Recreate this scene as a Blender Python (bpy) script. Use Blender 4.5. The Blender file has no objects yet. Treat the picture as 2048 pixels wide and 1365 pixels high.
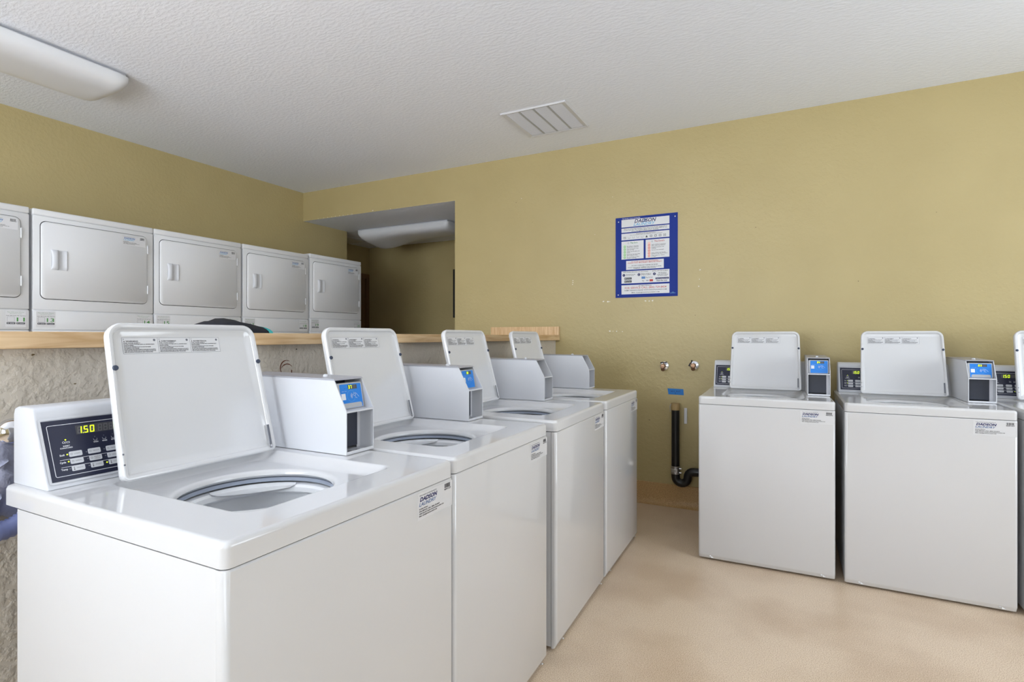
import bpy, bmesh, math, random
from mathutils import Matrix, Vector
random.seed(7)
C = bpy.context.scene.collection
R = math.radians

# ------------------------------------------------------------------ camera
cam_d = bpy.data.cameras.new('camera')
cam = bpy.data.objects.new('camera', cam_d); C.objects.link(cam)
cam.location = (0, 0, 1.2455)
cam.rotation_euler = (R(90), 0, R(27.09))
cam_d.sensor_width = 36
cam_d.lens = 1080.0 / 2048 * 36
cam_d.shift_y = -8.7 / 2048
cam_d.clip_start = 0.02
bpy.context.scene.camera = cam

# ------------------------------------------------------------------ view, world, light
sc = bpy.context.scene
sc.view_settings.view_transform = 'Standard'
sc.view_settings.look = 'None'
sc.view_settings.gamma = 1
sc.view_settings.use_curve_mapping = False
sc.view_settings.exposure = 0.0
w = bpy.data.worlds.new('world'); sc.world = w; w.use_nodes = True
w.node_tree.nodes['Background'].inputs[0].default_value = (0.75, 0.87, 1, 1)
w.node_tree.nodes['Background'].inputs[1].default_value = 1.0

def area(name, loc, rot, sx, sy, power, color=(1, 1, 1)):
    d = bpy.data.lights.new(name, 'AREA'); d.shape = 'RECTANGLE'
    d.size = sx; d.size_y = sy; d.energy = power; d.color = color
    o = bpy.data.objects.new(name, d); C.objects.link(o)
    o.location = loc; o.rotation_euler = rot
    return o
FY = -1.7      # inner face of the wall behind the camera
RX = 2.7       # inner face of the right wall
# daylight through the two windows of the front wall and the one of the right wall
area('window_daylight', (-2.0, FY + 0.03, 1.6), (R(114), 0, 0), 2.4, 1.6, 150, (0.875, 0.94, 1.0))
area('window_daylight', (1.1, FY + 0.03, 1.6), (R(114), 0, 0), 2.4, 1.6, 30, (0.875, 0.94, 1.0))
area('window_daylight', (RX - 0.03, 2.1, 1.65), (R(105), 0, R(90)), 2.2, 1.5, 56, (0.86, 0.935, 1.0))

# ------------------------------------------------------------------ materials
def mat(name, color, rough=0.5, metal=0.0, emit=0, spec=0.5, coat=0.0):
    m = bpy.data.materials.new(name); m.use_nodes = True
    b = m.node_tree.nodes['Principled BSDF']
    b.inputs['Base Color'].default_value = (*color, 1)
    b.inputs['Roughness'].default_value = rough
    b.inputs['Metallic'].default_value = metal
    b.inputs['Specular IOR Level'].default_value = spec
    b.inputs['Coat Weight'].default_value = coat
    if emit:
        b.inputs['Emission Color'].default_value = (*color, 1)
        b.inputs['Emission Strength'].default_value = emit
    return m

def nodes(m):
    nt = m.node_tree
    return nt, nt.nodes, nt.links, nt.nodes['Principled BSDF']

def add_bump(m, scale, strength, dist, detail=3, musgrave=False, stretch=None):
    nt, N, L, b = nodes(m)
    tc = N.new('ShaderNodeTexCoord'); mp = N.new('ShaderNodeMapping')
    if stretch: mp.inputs['Scale'].default_value = stretch
    n = N.new('ShaderNodeTexNoise'); n.inputs['Scale'].default_value = scale
    n.inputs['Detail'].default_value = detail
    bp = N.new('ShaderNodeBump'); bp.inputs['Strength'].default_value = strength
    bp.inputs['Distance'].default_value = dist
    L.new(tc.outputs['Object'], mp.inputs[0]); L.new(mp.outputs[0], n.inputs['Vector'])
    src = n.outputs['Fac']
    if musgrave:
        cr = N.new('ShaderNodeValToRGB')
        cr.color_ramp.elements[0].position = 0.42; cr.color_ramp.elements[1].position = 0.62
        L.new(src, cr.inputs[0]); src = cr.outputs[0]
    L.new(src, bp.inputs['Height']); L.new(bp.outputs[0], b.inputs['Normal'])
    return m

def add_mottle(m, c1, c2, scale, detail=4, lo=0.35, hi=0.65, stretch=None):
    nt, N, L, b = nodes(m)
    tc = N.new('ShaderNodeTexCoord'); mp = N.new('ShaderNodeMapping')
    if stretch: mp.inputs['Scale'].default_value = stretch
    n = N.new('ShaderNodeTexNoise'); n.inputs['Scale'].default_value = scale
    n.inputs['Detail'].default_value = detail
    cr = N.new('ShaderNodeValToRGB')
    cr.color_ramp.elements[0].position = lo; cr.color_ramp.elements[1].position = hi
    cr.color_ramp.elements[0].color = (*c1, 1); cr.color_ramp.elements[1].color = (*c2, 1)
    L.new(tc.outputs['Object'], mp.inputs[0]); L.new(mp.outputs[0], n.inputs['Vector'])
    L.new(n.outputs['Fac'], cr.inputs[0]); L.new(cr.outputs[0], b.inputs['Base Color'])
    return m

def s2l(r, g, b):
    f = lambda c: c / 12.92 if c <= 0.04045 else ((c + 0.055) / 1.055) ** 2.4
    return tuple(f(v / 255) for v in (r, g, b))

M = {}
wall_c = s2l(184, 167, 119)
wall_c2 = s2l(188, 171, 123)
M['wall'] = add_bump(add_mottle(mat('olive_wall_paint', wall_c, 0.45), wall_c, wall_c2, 2.5), 42, 0.22, 0.003, 5, True)
M['half_wall'] = add_bump(add_mottle(mat('beige_textured_paint', s2l(190, 177, 148), 0.45), s2l(208, 200, 188), s2l(216, 208, 196), 3.0), 45, 0.5, 0.004, 5, True)
M['ceiling'] = add_bump(mat('white_ceiling_plaster', s2l(240, 244, 254), 0.7), 30, 0.32, 0.003, 6, True, (1, 2.2, 1))
def floor_mat():
    m = mat('speckled_tan_floor', (0.5, 0.35, 0.22), 0.32)
    nt, N, L, b = nodes(m)
    tc = N.new('ShaderNodeTexCoord')
    n1 = N.new('ShaderNodeTexNoise'); n1.inputs['Scale'].default_value = 300; n1.inputs['Detail'].default_value = 2
    n2 = N.new('ShaderNodeTexNoise'); n2.inputs['Scale'].default_value = 1.6; n2.inputs['Detail'].default_value = 5
    c1 = N.new('ShaderNodeValToRGB'); e = c1.color_ramp.elements
    e[0].position = 0.34; e[0].color = (*s2l(190, 160, 130), 1); e[1].position = 0.62; e[1].color = (*s2l(240, 222, 200), 1)
    k = c1.color_ramp.elements.new(0.48); k.color = (*s2l(222, 199, 171), 1)
    c2 = N.new('ShaderNodeValToRGB'); c2.color_ramp.elements[0].color = (0.84, 0.80, 0.76, 1); c2.color_ramp.elements[1].color = (1, 1, 1, 1)
    c2.color_ramp.elements[0].position = 0.38; c2.color_ramp.elements[1].position = 0.55
    mx = N.new('ShaderNodeMix'); mx.data_type = 'RGBA'; mx.blend_type = 'MULTIPLY'; mx.inputs[0].default_value = 1
    for n in (n1, n2): L.new(tc.outputs['Object'], n.inputs['Vector'])
    L.new(n1.outputs['Fac'], c1.inputs[0]); L.new(n2.outputs['Fac'], c2.inputs[0])
    L.new(c1.outputs[0], mx.inputs[6]); L.new(c2.outputs[0], mx.inputs[7])
    L.new(mx.outputs[2], b.inputs['Base Color'])
    mr = N.new('ShaderNodeMapRange'); mr.inputs[3].default_value = 0.26; mr.inputs[4].default_value = 0.42
    L.new(n2.outputs['Fac'], mr.inputs[0]); L.new(mr.outputs[0], b.inputs['Roughness'])
    return m
M['floor'] = floor_mat()
M['cove'] = add_mottle(mat('tan_cove_base', (0.5, 0.35, 0.2), 0.35), s2l(176, 138, 90), s2l(208, 172, 122), 180, 2)
M['enamel'] = mat('white_enamel', s2l(213, 213, 215), 0.09, coat=0.3)
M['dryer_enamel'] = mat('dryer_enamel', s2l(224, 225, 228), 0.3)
M['enamel_side'] = mat('white_enamel_side', s2l(213, 213, 215), 0.35)
M['plastic'] = mat('white_plastic', s2l(212, 214, 220), 0.35)
M['powder'] = mat('white_powder_coat', s2l(212, 213, 218), 0.4)
M['steel_top'] = mat('grey_steel_top', s2l(168, 168, 176), 0.3)
M['gasket'] = mat('grey_tub_gasket', s2l(160, 168, 184), 0.4)
M['basket'] = mat('white_basket', s2l(240, 241, 244), 0.25)
M['dark'] = mat('black_gap', (0.012, 0.012, 0.014), 0.6)
M['slate'] = mat('slate_plate', s2l(42, 46, 60), 0.4)
M['navy'] = mat('navy_control_film', s2l(34, 38, 62), 0.3)
M['led_off'] = mat('unlit_display', s2l(74, 74, 78), 0.3)
M['seg_off'] = mat('unlit_segment', s2l(108, 108, 112), 0.4)
M['led_on'] = mat('lit_yellow_segment', (0.72, 0.95, 0.02), 0.4, emit=1.1)
M['ink_white'] = mat('white_ink', s2l(228, 230, 236), 0.5)
M['ink_black'] = mat('black_ink', s2l(40, 40, 46), 0.5)
M['ink_grey'] = mat('grey_ink', s2l(110, 112, 122), 0.5)
M['ink_navy'] = mat('navy_ink', s2l(28, 30, 92), 0.5)
M['ink_blue'] = mat('blue_ink', s2l(74, 120, 178), 0.5)
M['ink_steel'] = mat('steel_blue_ink', s2l(96, 118, 160), 0.5)
M['ink_cyan'] = mat('light_blue_ink', s2l(120, 180, 216), 0.5)
M['ink_red'] = mat('red_ink', s2l(190, 60, 50), 0.5)
M['ink_green'] = mat('green_ink', s2l(70, 140, 66), 0.5)
M['pale_green'] = mat('pale_green_paper', s2l(198, 232, 190), 0.5)
M['pale_pink'] = mat('pale_pink_paper', s2l(242, 200, 190), 0.5)
M['paper'] = mat('white_label_film', s2l(219, 219, 222), 0.4)
M['label_film'] = mat('clear_label_film', s2l(215, 215, 218), 0.35)
M['poster_blue'] = mat('royal_blue_poster', s2l(32, 54, 140), 0.6, spec=0.2)
M['reader_blue'] = mat('bright_blue_film', s2l(30, 128, 220), 0.3)
M['grey_plastic'] = mat('light_grey_plastic', s2l(176, 178, 182), 0.4)
M['bumper'] = mat('slate_blue_rubber', s2l(52, 62, 84), 0.55)
M['chrome'] = mat('chrome', (0.78, 0.79, 0.82), 0.12, 1.0)
M['steel'] = mat('zinc_steel', (0.5, 0.5, 0.52), 0.35, 1.0)
M['hinge_steel'] = mat('dull_zinc', s2l(112, 114, 122), 0.4, 0.3)
M['brass'] = mat('worn_brass', (0.36, 0.22, 0.14), 0.45, 0.8)
M['abs'] = mat('black_abs_pipe', s2l(26, 26, 29), 0.32)
M['tape_tan'] = mat('tan_threaded_coupling', s2l(176, 150, 104), 0.5)
M['tape_blue'] = mat('blue_painters_tape', s2l(38, 122, 200), 0.6)
M['rust'] = mat('rust_stain', s2l(112, 62, 38), 0.8)
M['chip'] = mat('bare_plaster_chip', s2l(232, 228, 216), 0.8)
M['dirt'] = mat('dark_scuff', s2l(120, 105, 76), 0.8)
M['diffuser'] = mat('frosted_acrylic', s2l(226, 228, 233), 0.3)
M['cloth_black'] = add_bump(mat('black_fabric', s2l(24, 26, 36), 0.85), 300, 0.3, 0.001)
M['teal'] = mat('teal_trim_fabric', s2l(60, 176, 178), 0.8)
M['foil'] = add_bump(mat('crumpled_grey_plastic', s2l(168, 172, 196), 0.28), 30, 0.9, 0.01)
M['hose'] = mat('lavender_grey_hose', s2l(130, 140, 190), 0.35)
M['brown_door'] = mat('brown_painted_wood', s2l(120, 88, 64), 0.5)
M['glass'] = mat('window_glass', (1, 1, 1), 0.0)
nodes(M['glass'])[3].inputs['Transmission Weight'].default_value = 1
nodes(M['glass'])[3].inputs['IOR'].default_value = 1.45
def wood_mat(sc_):
    m = mat('light_maple', (0.6, 0.42, 0.25), 0.38)
    nt, N, L, b = nodes(m)
    tc = N.new('ShaderNodeTexCoord'); mp = N.new('ShaderNodeMapping'); mp.inputs['Scale'].default_value = sc_
    n = N.new('ShaderNodeTexNoise'); n.inputs['Scale'].default_value = 3.0; n.inputs['Detail'].default_value = 8; n.inputs['Distortion'].default_value = 1.2
    cr = N.new('ShaderNodeValToRGB'); e = cr.color_ramp.elements
    e[0].position = 0.3; e[0].color = (*s2l(204, 164, 116), 1); e[1].position = 0.62; e[1].color = (*s2l(232, 202, 160), 1)
    L.new(tc.outputs['Object'], mp.inputs[0]); L.new(mp.outputs[0], n.inputs['Vector'])
    L.new(n.outputs['Fac'], cr.inputs[0]); L.new(cr.outputs[0], b.inputs['Base Color'])
    return m
M['wood'] = wood_mat((14, 1.1, 14)); M['wood_upright'] = wood_mat((26, 14, 1.6))

# ------------------------------------------------------------------ mesh builder
_text_cache = {}
def text_geo(s, bold=0.0):
    key = (s, bold)
    if key in _text_cache: return _text_cache[key]
    cu = bpy.data.curves.new('tmp', 'FONT'); cu.body = s; cu.size = 1; cu.offset = bold
    cu.resolution_u = 2; cu.fill_mode = 'FRONT'
    ob = bpy.data.objects.new('tmp', cu); C.objects.link(ob)
    dg = bpy.context.evaluated_depsgraph_get()
    me = bpy.data.meshes.new_from_object(ob.evaluated_get(dg))
    vs = [(v.co.x, v.co.y) for v in me.vertices]; fs = [tuple(p.vertices) for p in me.polygons]
    bpy.data.objects.remove(ob); bpy.data.curves.remove(cu); bpy.data.meshes.remove(me)
    if vs:
        x0 = min(v[0] for v in vs); x1 = max(v[0] for v in vs); y0 = min(v[1] for v in vs); y1 = max(v[1] for v in vs)
    else: x0 = x1 = y0 = y1 = 0
    _text_cache[key] = (vs, fs, x0, x1, y0, y1)
    return _text_cache[key]

def rr(x0, x1, y0, y1, r, k=6, ns=1):
    if not isinstance(r, (list, tuple)): r = (r,) * 4      # bottom-left, bottom-right, top-right, top-left
    out = []
    for (cx, cy, a0, q) in ((x0 + r[0], y0 + r[0], 180, r[0]), (x1 - r[1], y0 + r[1], 270, r[1]), (x1 - r[2], y1 - r[2], 0, r[2]), (x0 + r[3], y1 - r[3], 90, r[3])):
        for i in range(k + 1):
            a = R(a0 + 90 * i / k); out.append((cx + q * math.cos(a), cy + q * math.sin(a)))
    if ns > 1:
        o2 = []; n = len(out)
        for i in range(n):
            o2.append(out[i])
            if i % (k + 1) == k:
                p, q = out[i], out[(i + 1) % n]
                o2 += [(p[0] + (q[0] - p[0]) * j / ns, p[1] + (q[1] - p[1]) * j / ns) for j in range(1, ns)]
        out = o2
    return out

class MB:
    def __init__(s):
        s.bm = bmesh.new(); s.mats = []; s.X = Matrix.Identity(4)
    def mi(s, m):
        if m not in s.mats: s.mats.append(m)
        return s.mats.index(m)
    def _new(s, verts, faces, m, X=None):
        X = s.X @ (X or Matrix.Identity(4))
        vs = [s.bm.verts.new(X @ Vector(v)) for v in verts]
        i = s.mi(m); fs = []
        for f in faces:
            try:
                q = s.bm.faces.new([vs[j] for j in f]); q.material_index = i; q.smooth = True; fs.append(q)
            except ValueError: pass
        return vs, fs
    def box(s, x0, x1, y0, y1, z0, z1, m, bev=0.0, seg=2, X=None):
        v = [(x0, y0, z0), (x1, y0, z0), (x1, y1, z0), (x0, y1, z0), (x0, y0, z1), (x1, y0, z1), (x1, y1, z1), (x0, y1, z1)]
        f = [(0, 3, 2, 1), (4, 5, 6, 7), (0, 1, 5, 4), (1, 2, 6, 5), (2, 3, 7, 6), (3, 0, 4, 7)]
        vs, fs = s._new(v, f, m, X)
        if bev:
            ed = list({e for q in fs for e in q.edges})
            r = bmesh.ops.bevel(s.bm, geom=ed, offset=bev, segments=seg, profile=0.5, affect='EDGES')
            for q in r['faces']: q.smooth = True; q.material_index = s.mi(m)
        return s
    def prism(s, pts, a, b, m, axis='x', bev=0.0, X=None):
        n = len(pts)
        def P(u, v, w): return {'x': (w, u, v), 'y': (u, w, v), 'z': (u, v, w)}[axis]
        v = [P(u, q, a) for u, q in pts] + [P(u, q, b) for u, q in pts]
        f = [tuple(range(n))[::-1], tuple(range(n, 2 * n))] + [(i, (i + 1) % n, n + (i + 1) % n, n + i) for i in range(n)]
        vs, fs = s._new(v, f, m, X)
        if bev:
            ed = list({e for q in fs for e in q.edges})
            r = bmesh.ops.bevel(s.bm, geom=ed, offset=bev, segments=2, profile=0.5, affect='EDGES')
            for q in r['faces']: q.smooth = True; q.material_index = s.mi(m)
        return s
    def loft(s, rings, m, cap0=False, cap1=False, closed=True, X=None):
        n = len(rings[0]); v = [p for r in rings for p in r]; f = []
        for i in range(len(rings) - 1):
            for j in range(n if closed else n - 1):
                k = (j + 1) % n
                f.append((i * n + j, i * n + k, (i + 1) * n + k, (i + 1) * n + j))
        if cap0: f.append(tuple(range(n))[::-1])
        if cap1: f.append(tuple(range((len(rings) - 1) * n, len(rings) * n)))
        s._new(v, f, m, X); return s
    def tube(s, pts, rad, m, n=14, cap=True):
        pts = [Vector(p) for p in pts]; rings = []
        rads = rad if isinstance(rad, (list, tuple)) else [rad] * len(pts)
        t0 = (pts[1] - pts[0]).normalized()
        u = t0.orthogonal().normalized()
        for i, p in enumerate(pts):
            t = (pts[min(i + 1, len(pts) - 1)] - pts[max(i - 1, 0)]).normalized()
            u = (u - t * u.dot(t)).normalized(); w_ = t.cross(u)
            rings.append([p + rads[i] * (math.cos(2 * math.pi * j / n) * u + math.sin(2 * math.pi * j / n) * w_) for j in range(n)])
        return s.loft(rings, m, cap, cap)
    def lathe(s, prof, m, X=None, n=24, cap0=False, cap1=False):
        rings = [[(r * math.cos(2 * math.pi * j / n), r * math.sin(2 * math.pi * j / n), z) for j in range(n)] for r, z in prof]
        return s.loft(rings, m, cap0, cap1, X=X)
    # flat marks in the xy plane of the current frame, z = height above the surface
    def quad(s, x0, x1, y0, y1, m, z=0.0002):
        s._new([(x0, y0, z), (x1, y0, z), (x1, y1, z), (x0, y1, z)], [(0, 1, 2, 3)], m); return s
    def poly(s, pts, m, z=0.0002):
        s._new([(x, y, z) for x, y in pts], [tuple(range(len(pts)))], m); return s
    def frame(s, x0, x1, y0, y1, t, m, z=0.0002, r=0.0):
        if r:
            a = rr(x0, x1, y0, y1, r, 4); b = rr(x0 + t, x1 - t, y0 + t, y1 - t, max(r - t, 1e-5), 4)
            n = len(a)
            s._new([(x, y, z) for x, y in a + b], [(i, (i + 1) % n, n + (i + 1) % n, n + i) for i in range(n)], m)
            return s
        s.quad(x0, x1, y0, y0 + t, m, z); s.quad(x0, x1, y1 - t, y1, m, z)
        s.quad(x0, x0 + t, y0 + t, y1 - t, m, z); s.quad(x1 - t, x1, y0 + t, y1 - t, m, z); return s
    def disc(s, x, y, r, m, z=0.0002, n=16):
        return s.poly([(x + r * math.cos(2 * math.pi * i / n), y + r * math.sin(2 * math.pi * i / n)) for i in range(n)], m, z)
    def ringm(s, x, y, r, t, m, z=0.0002, n=20):
        a = [(x + r * math.cos(2 * math.pi * i / n), y + r * math.sin(2 * math.pi * i / n), z) for i in range(n)]
        b = [(x + (r - t) * math.cos(2 * math.pi * i / n), y + (r - t) * math.sin(2 * math.pi * i / n), z) for i in range(n)]
        s._new(a + b, [(i, (i + 1) % n, n + (i + 1) % n, n + i) for i in range(n)], m); return s
    def text(s, body, x, y, h, m, z=0.0004, width=None, align='l', shear=0.0, bold=0.0):
        """cap height h; x,y = left (or centre) of the baseline; width squeezes to that width"""
        vs, fs, x0, x1, y0, y1 = text_geo(body, bold)
        if not vs: return s
        k = h / 0.70; sx = k if width is None else width / (x1 - x0)
        W = (x1 - x0) * sx; ox = x - (W / 2 if align == 'c' else 0)
        s._new([(ox + (a - x0) * sx + b * k * shear, y + b * k, z) for a, b in vs], fs, m); return s
    def build(s, name, parent=None, sharp=32):
        me = bpy.data.meshes.new(name)
        s.bm.normal_update(); s.bm.to_mesh(me); s.bm.free()
        for m in s.mats: me.materials.append(M[m])
        me.set_sharp_from_angle(angle=R(sharp))
        o = bpy.data.objects.new(name, me); C.objects.link(o)
        if parent: o.parent = parent
        return o

def frame3(o, u, v):
    o, u, v = Vector(o), Vector(u).normalized(), Vector(v).normalized(); w_ = u.cross(v)
    return Matrix(((u.x, v.x, w_.x, o.x), (u.y, v.y, w_.y, o.y), (u.z, v.z, w_.z, o.z), (0, 0, 0, 1)))

def tag(o, label, cat, group=None, kind=None):
    if label: o['label'] = label
    if cat: o['category'] = cat
    if group: o['group'] = group
    if kind: o['kind'] = kind
    return o
def empty(name, loc, rz, label, cat, group=None):
    o = bpy.data.objects.new(name, None); C.objects.link(o); o.empty_display_size = 0.1
    o.location = loc; o.rotation_euler = (0, 0, rz)
    return tag(o, label, cat, group)
def struct(o):
    o['kind'] = 'structure'; return o
def copy_tree(o, parent=None):
    c = o.copy(); C.objects.link(c); c.parent = parent
    for ch in list(o.children): copy_tree(ch, c)
    return c

SEG = {'0': 'abcdef', '1': 'bc', '2': 'abged', '3': 'abgcd', '4': 'fgbc', '5': 'afgcd', '6': 'afgedc', '7': 'abc', '8': 'abcdefg', '9': 'abfgcd'}
def seven(mb, ch, x, y, w_, h, m, z, t=None, sh=0.12, moff=None):
    t = t or w_ * 0.2; g = t * 0.18
    S = {'a': (t * .6, w_ - t * .6, h - t, h), 'd': (t * .6, w_ - t * .6, 0, t), 'g': (t * .6, w_ - t * .6, h / 2 - t / 2, h / 2 + t / 2),
         'f': (0, t, h / 2 + g, h - g), 'b': (w_ - t, w_, h / 2 + g, h - g), 'e': (0, t, g, h / 2 - g), 'c': (w_ - t, w_, g, h / 2 - g)}
    for k, (a, b, c, d) in S.items():
        on = k in SEG.get(ch, '')
        mm = m if on else moff
        if mm: mb.poly([(x + a + c * sh, y + c), (x + b + c * sh, y + c), (x + b + d * sh, y + d), (x + a + d * sh, y + d)], mm, z + (0.0001 if on else 0))

# ------------------------------------------------------------------ the room
XL, D, H, HP = -4.573, 4.086, 2.767, 2.468
OX = -2.666          # right edge of the opening to the passage
def plain(name, x0, x1, y0, y1, z0, z1, m):
    return struct(MB().box(x0, x1, y0, y1, z0, z1, m).build(name))
plain('floor', -6.0, RX + 0.2, FY - 0.2, 6.2, -0.15, 0.0, 'floor')
plain('ceiling', XL - 0.2, RX + 0.2, FY - 0.2, D, H, H + 0.12, 'ceiling')
plain('ceiling_passage', -6.0, RX + 0.2, D, 6.2, HP, H + 0.12, 'ceiling')

def chips(mb, spots, m='chip'):
    for (x, z, r) in spots:
        n = 7; mb.poly([(x + r * random.uniform(.5, 1.3) * math.cos(2 * math.pi * i / n), z + 0.7 * r * random.uniform(.5, 1.3) * math.sin(2 * math.pi * i / n)) for i in range(n)], m, 0.0006)

b = MB()
b.box(OX, RX + 0.2, D, D + 0.12, 0, HP, 'wall')          # wall right of the opening
b.box(XL - 0.12, RX + 0.2, D - 0.0005, D + 0.0, HP, H, 'wall')
b.X = frame3((0, D, 0), (1, 0, 0), (0, 0, 1))
chips(b, [(-1.214, 2.331, .004), (-1.356, 2.05, .003), (-1.286, 1.522, .009), (-1.25, 1.518, .008), (-1.235, 1.519, .004), (-0.906, 1.515, .009), (-0.93, 1.514, .006), (-0.96, 1.516, .007),
          (-1.234, 1.288, .008), (-1.21, 1.288, .005), (-1.182, 1.287, .006), (-1.135, 1.284, .004), (-1.54, 1.695, .005), (-1.54, 1.68, .005), (-1.543, 1.665, .004),
          (-0.567, 1.728, .005), (-0.57, 1.66, .004), (-0.575, 1.61, .005), (-2.0, 2.41, .004), (-2.3, 1.9, .003)])
chips(b, [(-2.05, 2.38, .004), (-1.9, 2.2, .003), (-0.6, 1.4, .004), (0.4, 1.6, .004), (-0.2, 2.0, .004), (0.8, 2.0, .003), (-1.0, 1.2, .004), (-.93, .62, .005)], 'dirt')
b.X = Matrix.Identity(4)
struct(b.build('wall_back'))
# chips of bare plaster along the lower edge of the header over the opening
b = MB(); b.X = frame3((0, D, 0), (1, 0, 0), (0, 0, 1))
chips(b, [(-4.35 + i * .06 + random.uniform(-.02, .02), HP + .006, .006) for i in range(9)] + [(-3.62, HP + .012, .008), (-3.4, HP + .006, .005), (-3.9, HP + .006, .004)])
struct(b.build('trim_1'))
plain('wall_left', XL - 0.12, XL, FY - 0.2, 4.722, 0, H, 'wall')
plain('wall_passage_side', -5.3, XL - 0.12, 4.60, 4.722, 0, HP, 'wall')
plain('wall_passage_left', -5.3, -5.155, 4.722, 5.9, 0, HP, 'wall')
plain('wall_passage_back', -5.3, RX + 0.2, 5.75, 5.9, 0, HP, 'wall')
plain('wall_passage_right', -0.5, -0.38, D + 0.12, 5.75, 0, HP, 'wall')
# front wall with two windows, right wall with one
def wall_with_holes(name, u0, u1, holes, fixed, thick, axis):
    b = MB()
    def bx(a0, a1, z0, z1):
        if axis == 'x': b.box(a0, a1, min(fixed, fixed + thick), max(fixed, fixed + thick), z0, z1, 'wall')
        else: b.box(min(fixed, fixed + thick), max(fixed, fixed + thick), a0, a1, z0, z1, 'wall')
    cur = u0
    for (h0, h1, z0, z1) in holes:
        bx(cur, h0, 0, H); bx(h0, h1, 0, z0); bx(h0, h1, z1, H); cur = h1
    bx(cur, u1, 0, H)
    return struct(b.build(name))
wall_with_holes('wall_front', XL - 0.12, RX + 0.2, [(-3.2, -0.8, 0.8, 2.4), (-0.1, 2.3, 0.8, 2.4)], FY, -0.15, 'x')
wall_with_holes('wall_right', FY, D, [(1.0, 3.2, 0.9, 2.4)], RX, 0.15, 'y')
def window(name, cx, cy, width, z0, z1, axis):
    b = MB(); t = 0.05
    def bx(a0, a1, q0, q1, m, d0, d1):
        if axis == 'x': b.box(cx + a0, cx + a1, cy + d0, cy + d1, q0, q1, m)
        else: b.box(cx + d0, cx + d1, cy + a0, cy + a1, q0, q1, m)
    hw = width / 2
    for a0, a1, q0, q1 in ((-hw, hw, z0, z0 + t), (-hw, hw, z1 - t, z1), (-hw, -hw + t, z0 + t, z1 - t), (hw - t, hw, z0 + t, z1 - t), (-t / 2, t / 2, z0 + t, z1 - t)):
        bx(a0, a1, q0, q1, 'powder', -0.02, 0.02)
    bx(-hw + t, -t / 2, z0 + t, z1 - t, 'glass', -0.003, 0.003)
    bx(t / 2, hw - t, z0 + t, z1 - t, 'glass', -0.003, 0.003)
    return struct(b.build(name))
window('window_1', -2.0, FY - 0.07, 2.4, 0.8, 2.4, 'x')
window('window_2', 1.1, FY - 0.07, 2.4, 0.8, 2.4, 'x')
window('window_3', RX + 0.07, 2.1, 2.2, 0.9, 2.4, 'y')

# cove base along the back wall
prof = [(D, 0.156), (D - 0.008, 0.153), (D - 0.009, 0.05), (D - 0.013, 0.03), (D - 0.022, 0.014), (D - 0.036, 0.004), (D - 0.05, 0.0), (D, 0.0)]
struct(MB().prism(prof, -1.69, RX, 'cove', 'x').build('baseboard_back', sharp=50))

# half wall that carries the counter
b = MB(); b.box(-1.81, -1.69, FY, D, 0, 1.215, 'half_wall')
b.X = frame3((-1.69, 0, 0), (0, 1, 0), (0, 0, 1))
def arc(cx, cy, r, a0, a1, t, m, z=0.0007):
    n = 14; o = []; i_ = []
    for k in range(n + 1):
        a = R(a0 + (a1 - a0) * k / n); tt = t * (0.35 + 0.65 * math.sin(math.pi * k / n)) * random.uniform(.7, 1.2)
        o.append((cx + (r + tt / 2) * math.cos(a), cy + (r + tt / 2) * math.sin(a))); i_.append((cx + (r - tt / 2) * math.cos(a), cy + (r - tt / 2) * math.sin(a)))
    for k in range(n): b.poly([o[k], o[k + 1], i_[k + 1], i_[k]], m, z)
arc(1.430, 1.128, .028, 60, 250, .004, 'rust'); arc(1.432, 1.112, .03, 40, 150, .004, 'rust', .0009)
b.poly([(1.451, 1.12), (1.456, 1.118), (1.457, 1.085), (1.452, 1.085)], 'rust', .0007)
chips(b, [(1.477, 1.197, .004), (1.415, 1.19, .002)], 'dark')
chips(b, [(0.70, 1.06, .004), (0.75, 1.12, .003), (0.66, 1.2, .004), (0.64, 1.07, .002)], 'dirt')
b.X = Matrix.Identity(4)
struct(b.build('wall_half'))

# counter on the half wall
ct = empty('counter', (-1.965, 1.0, 1.215), 0, 'long light maple counter running along the top of the half wall', 'counter')
MB().box(-0.315, 0.313, FY + 0.01 - 1.0, D - 1.002, 0.001, 0.043, 'wood', 0.0015, 1).build('countertop', ct)
MB().box(-0.315, 0.313, D - 1.03, D - 1.003, 0.0435, 0.112, 'wood_upright', 0.0015, 1).build('backsplash', ct)

# ------------------------------------------------------------------ washing machine
WW, WD, HD, SK = 0.661, 0.765, 0.914, 0.0435
A0, A1 = Vector((0, .608, .914)), Vector((0, .678, 1.083))           # foot and head of the console slope
def ring_z(pts, z): return [(x, y, z) for x, y in pts]

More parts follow.
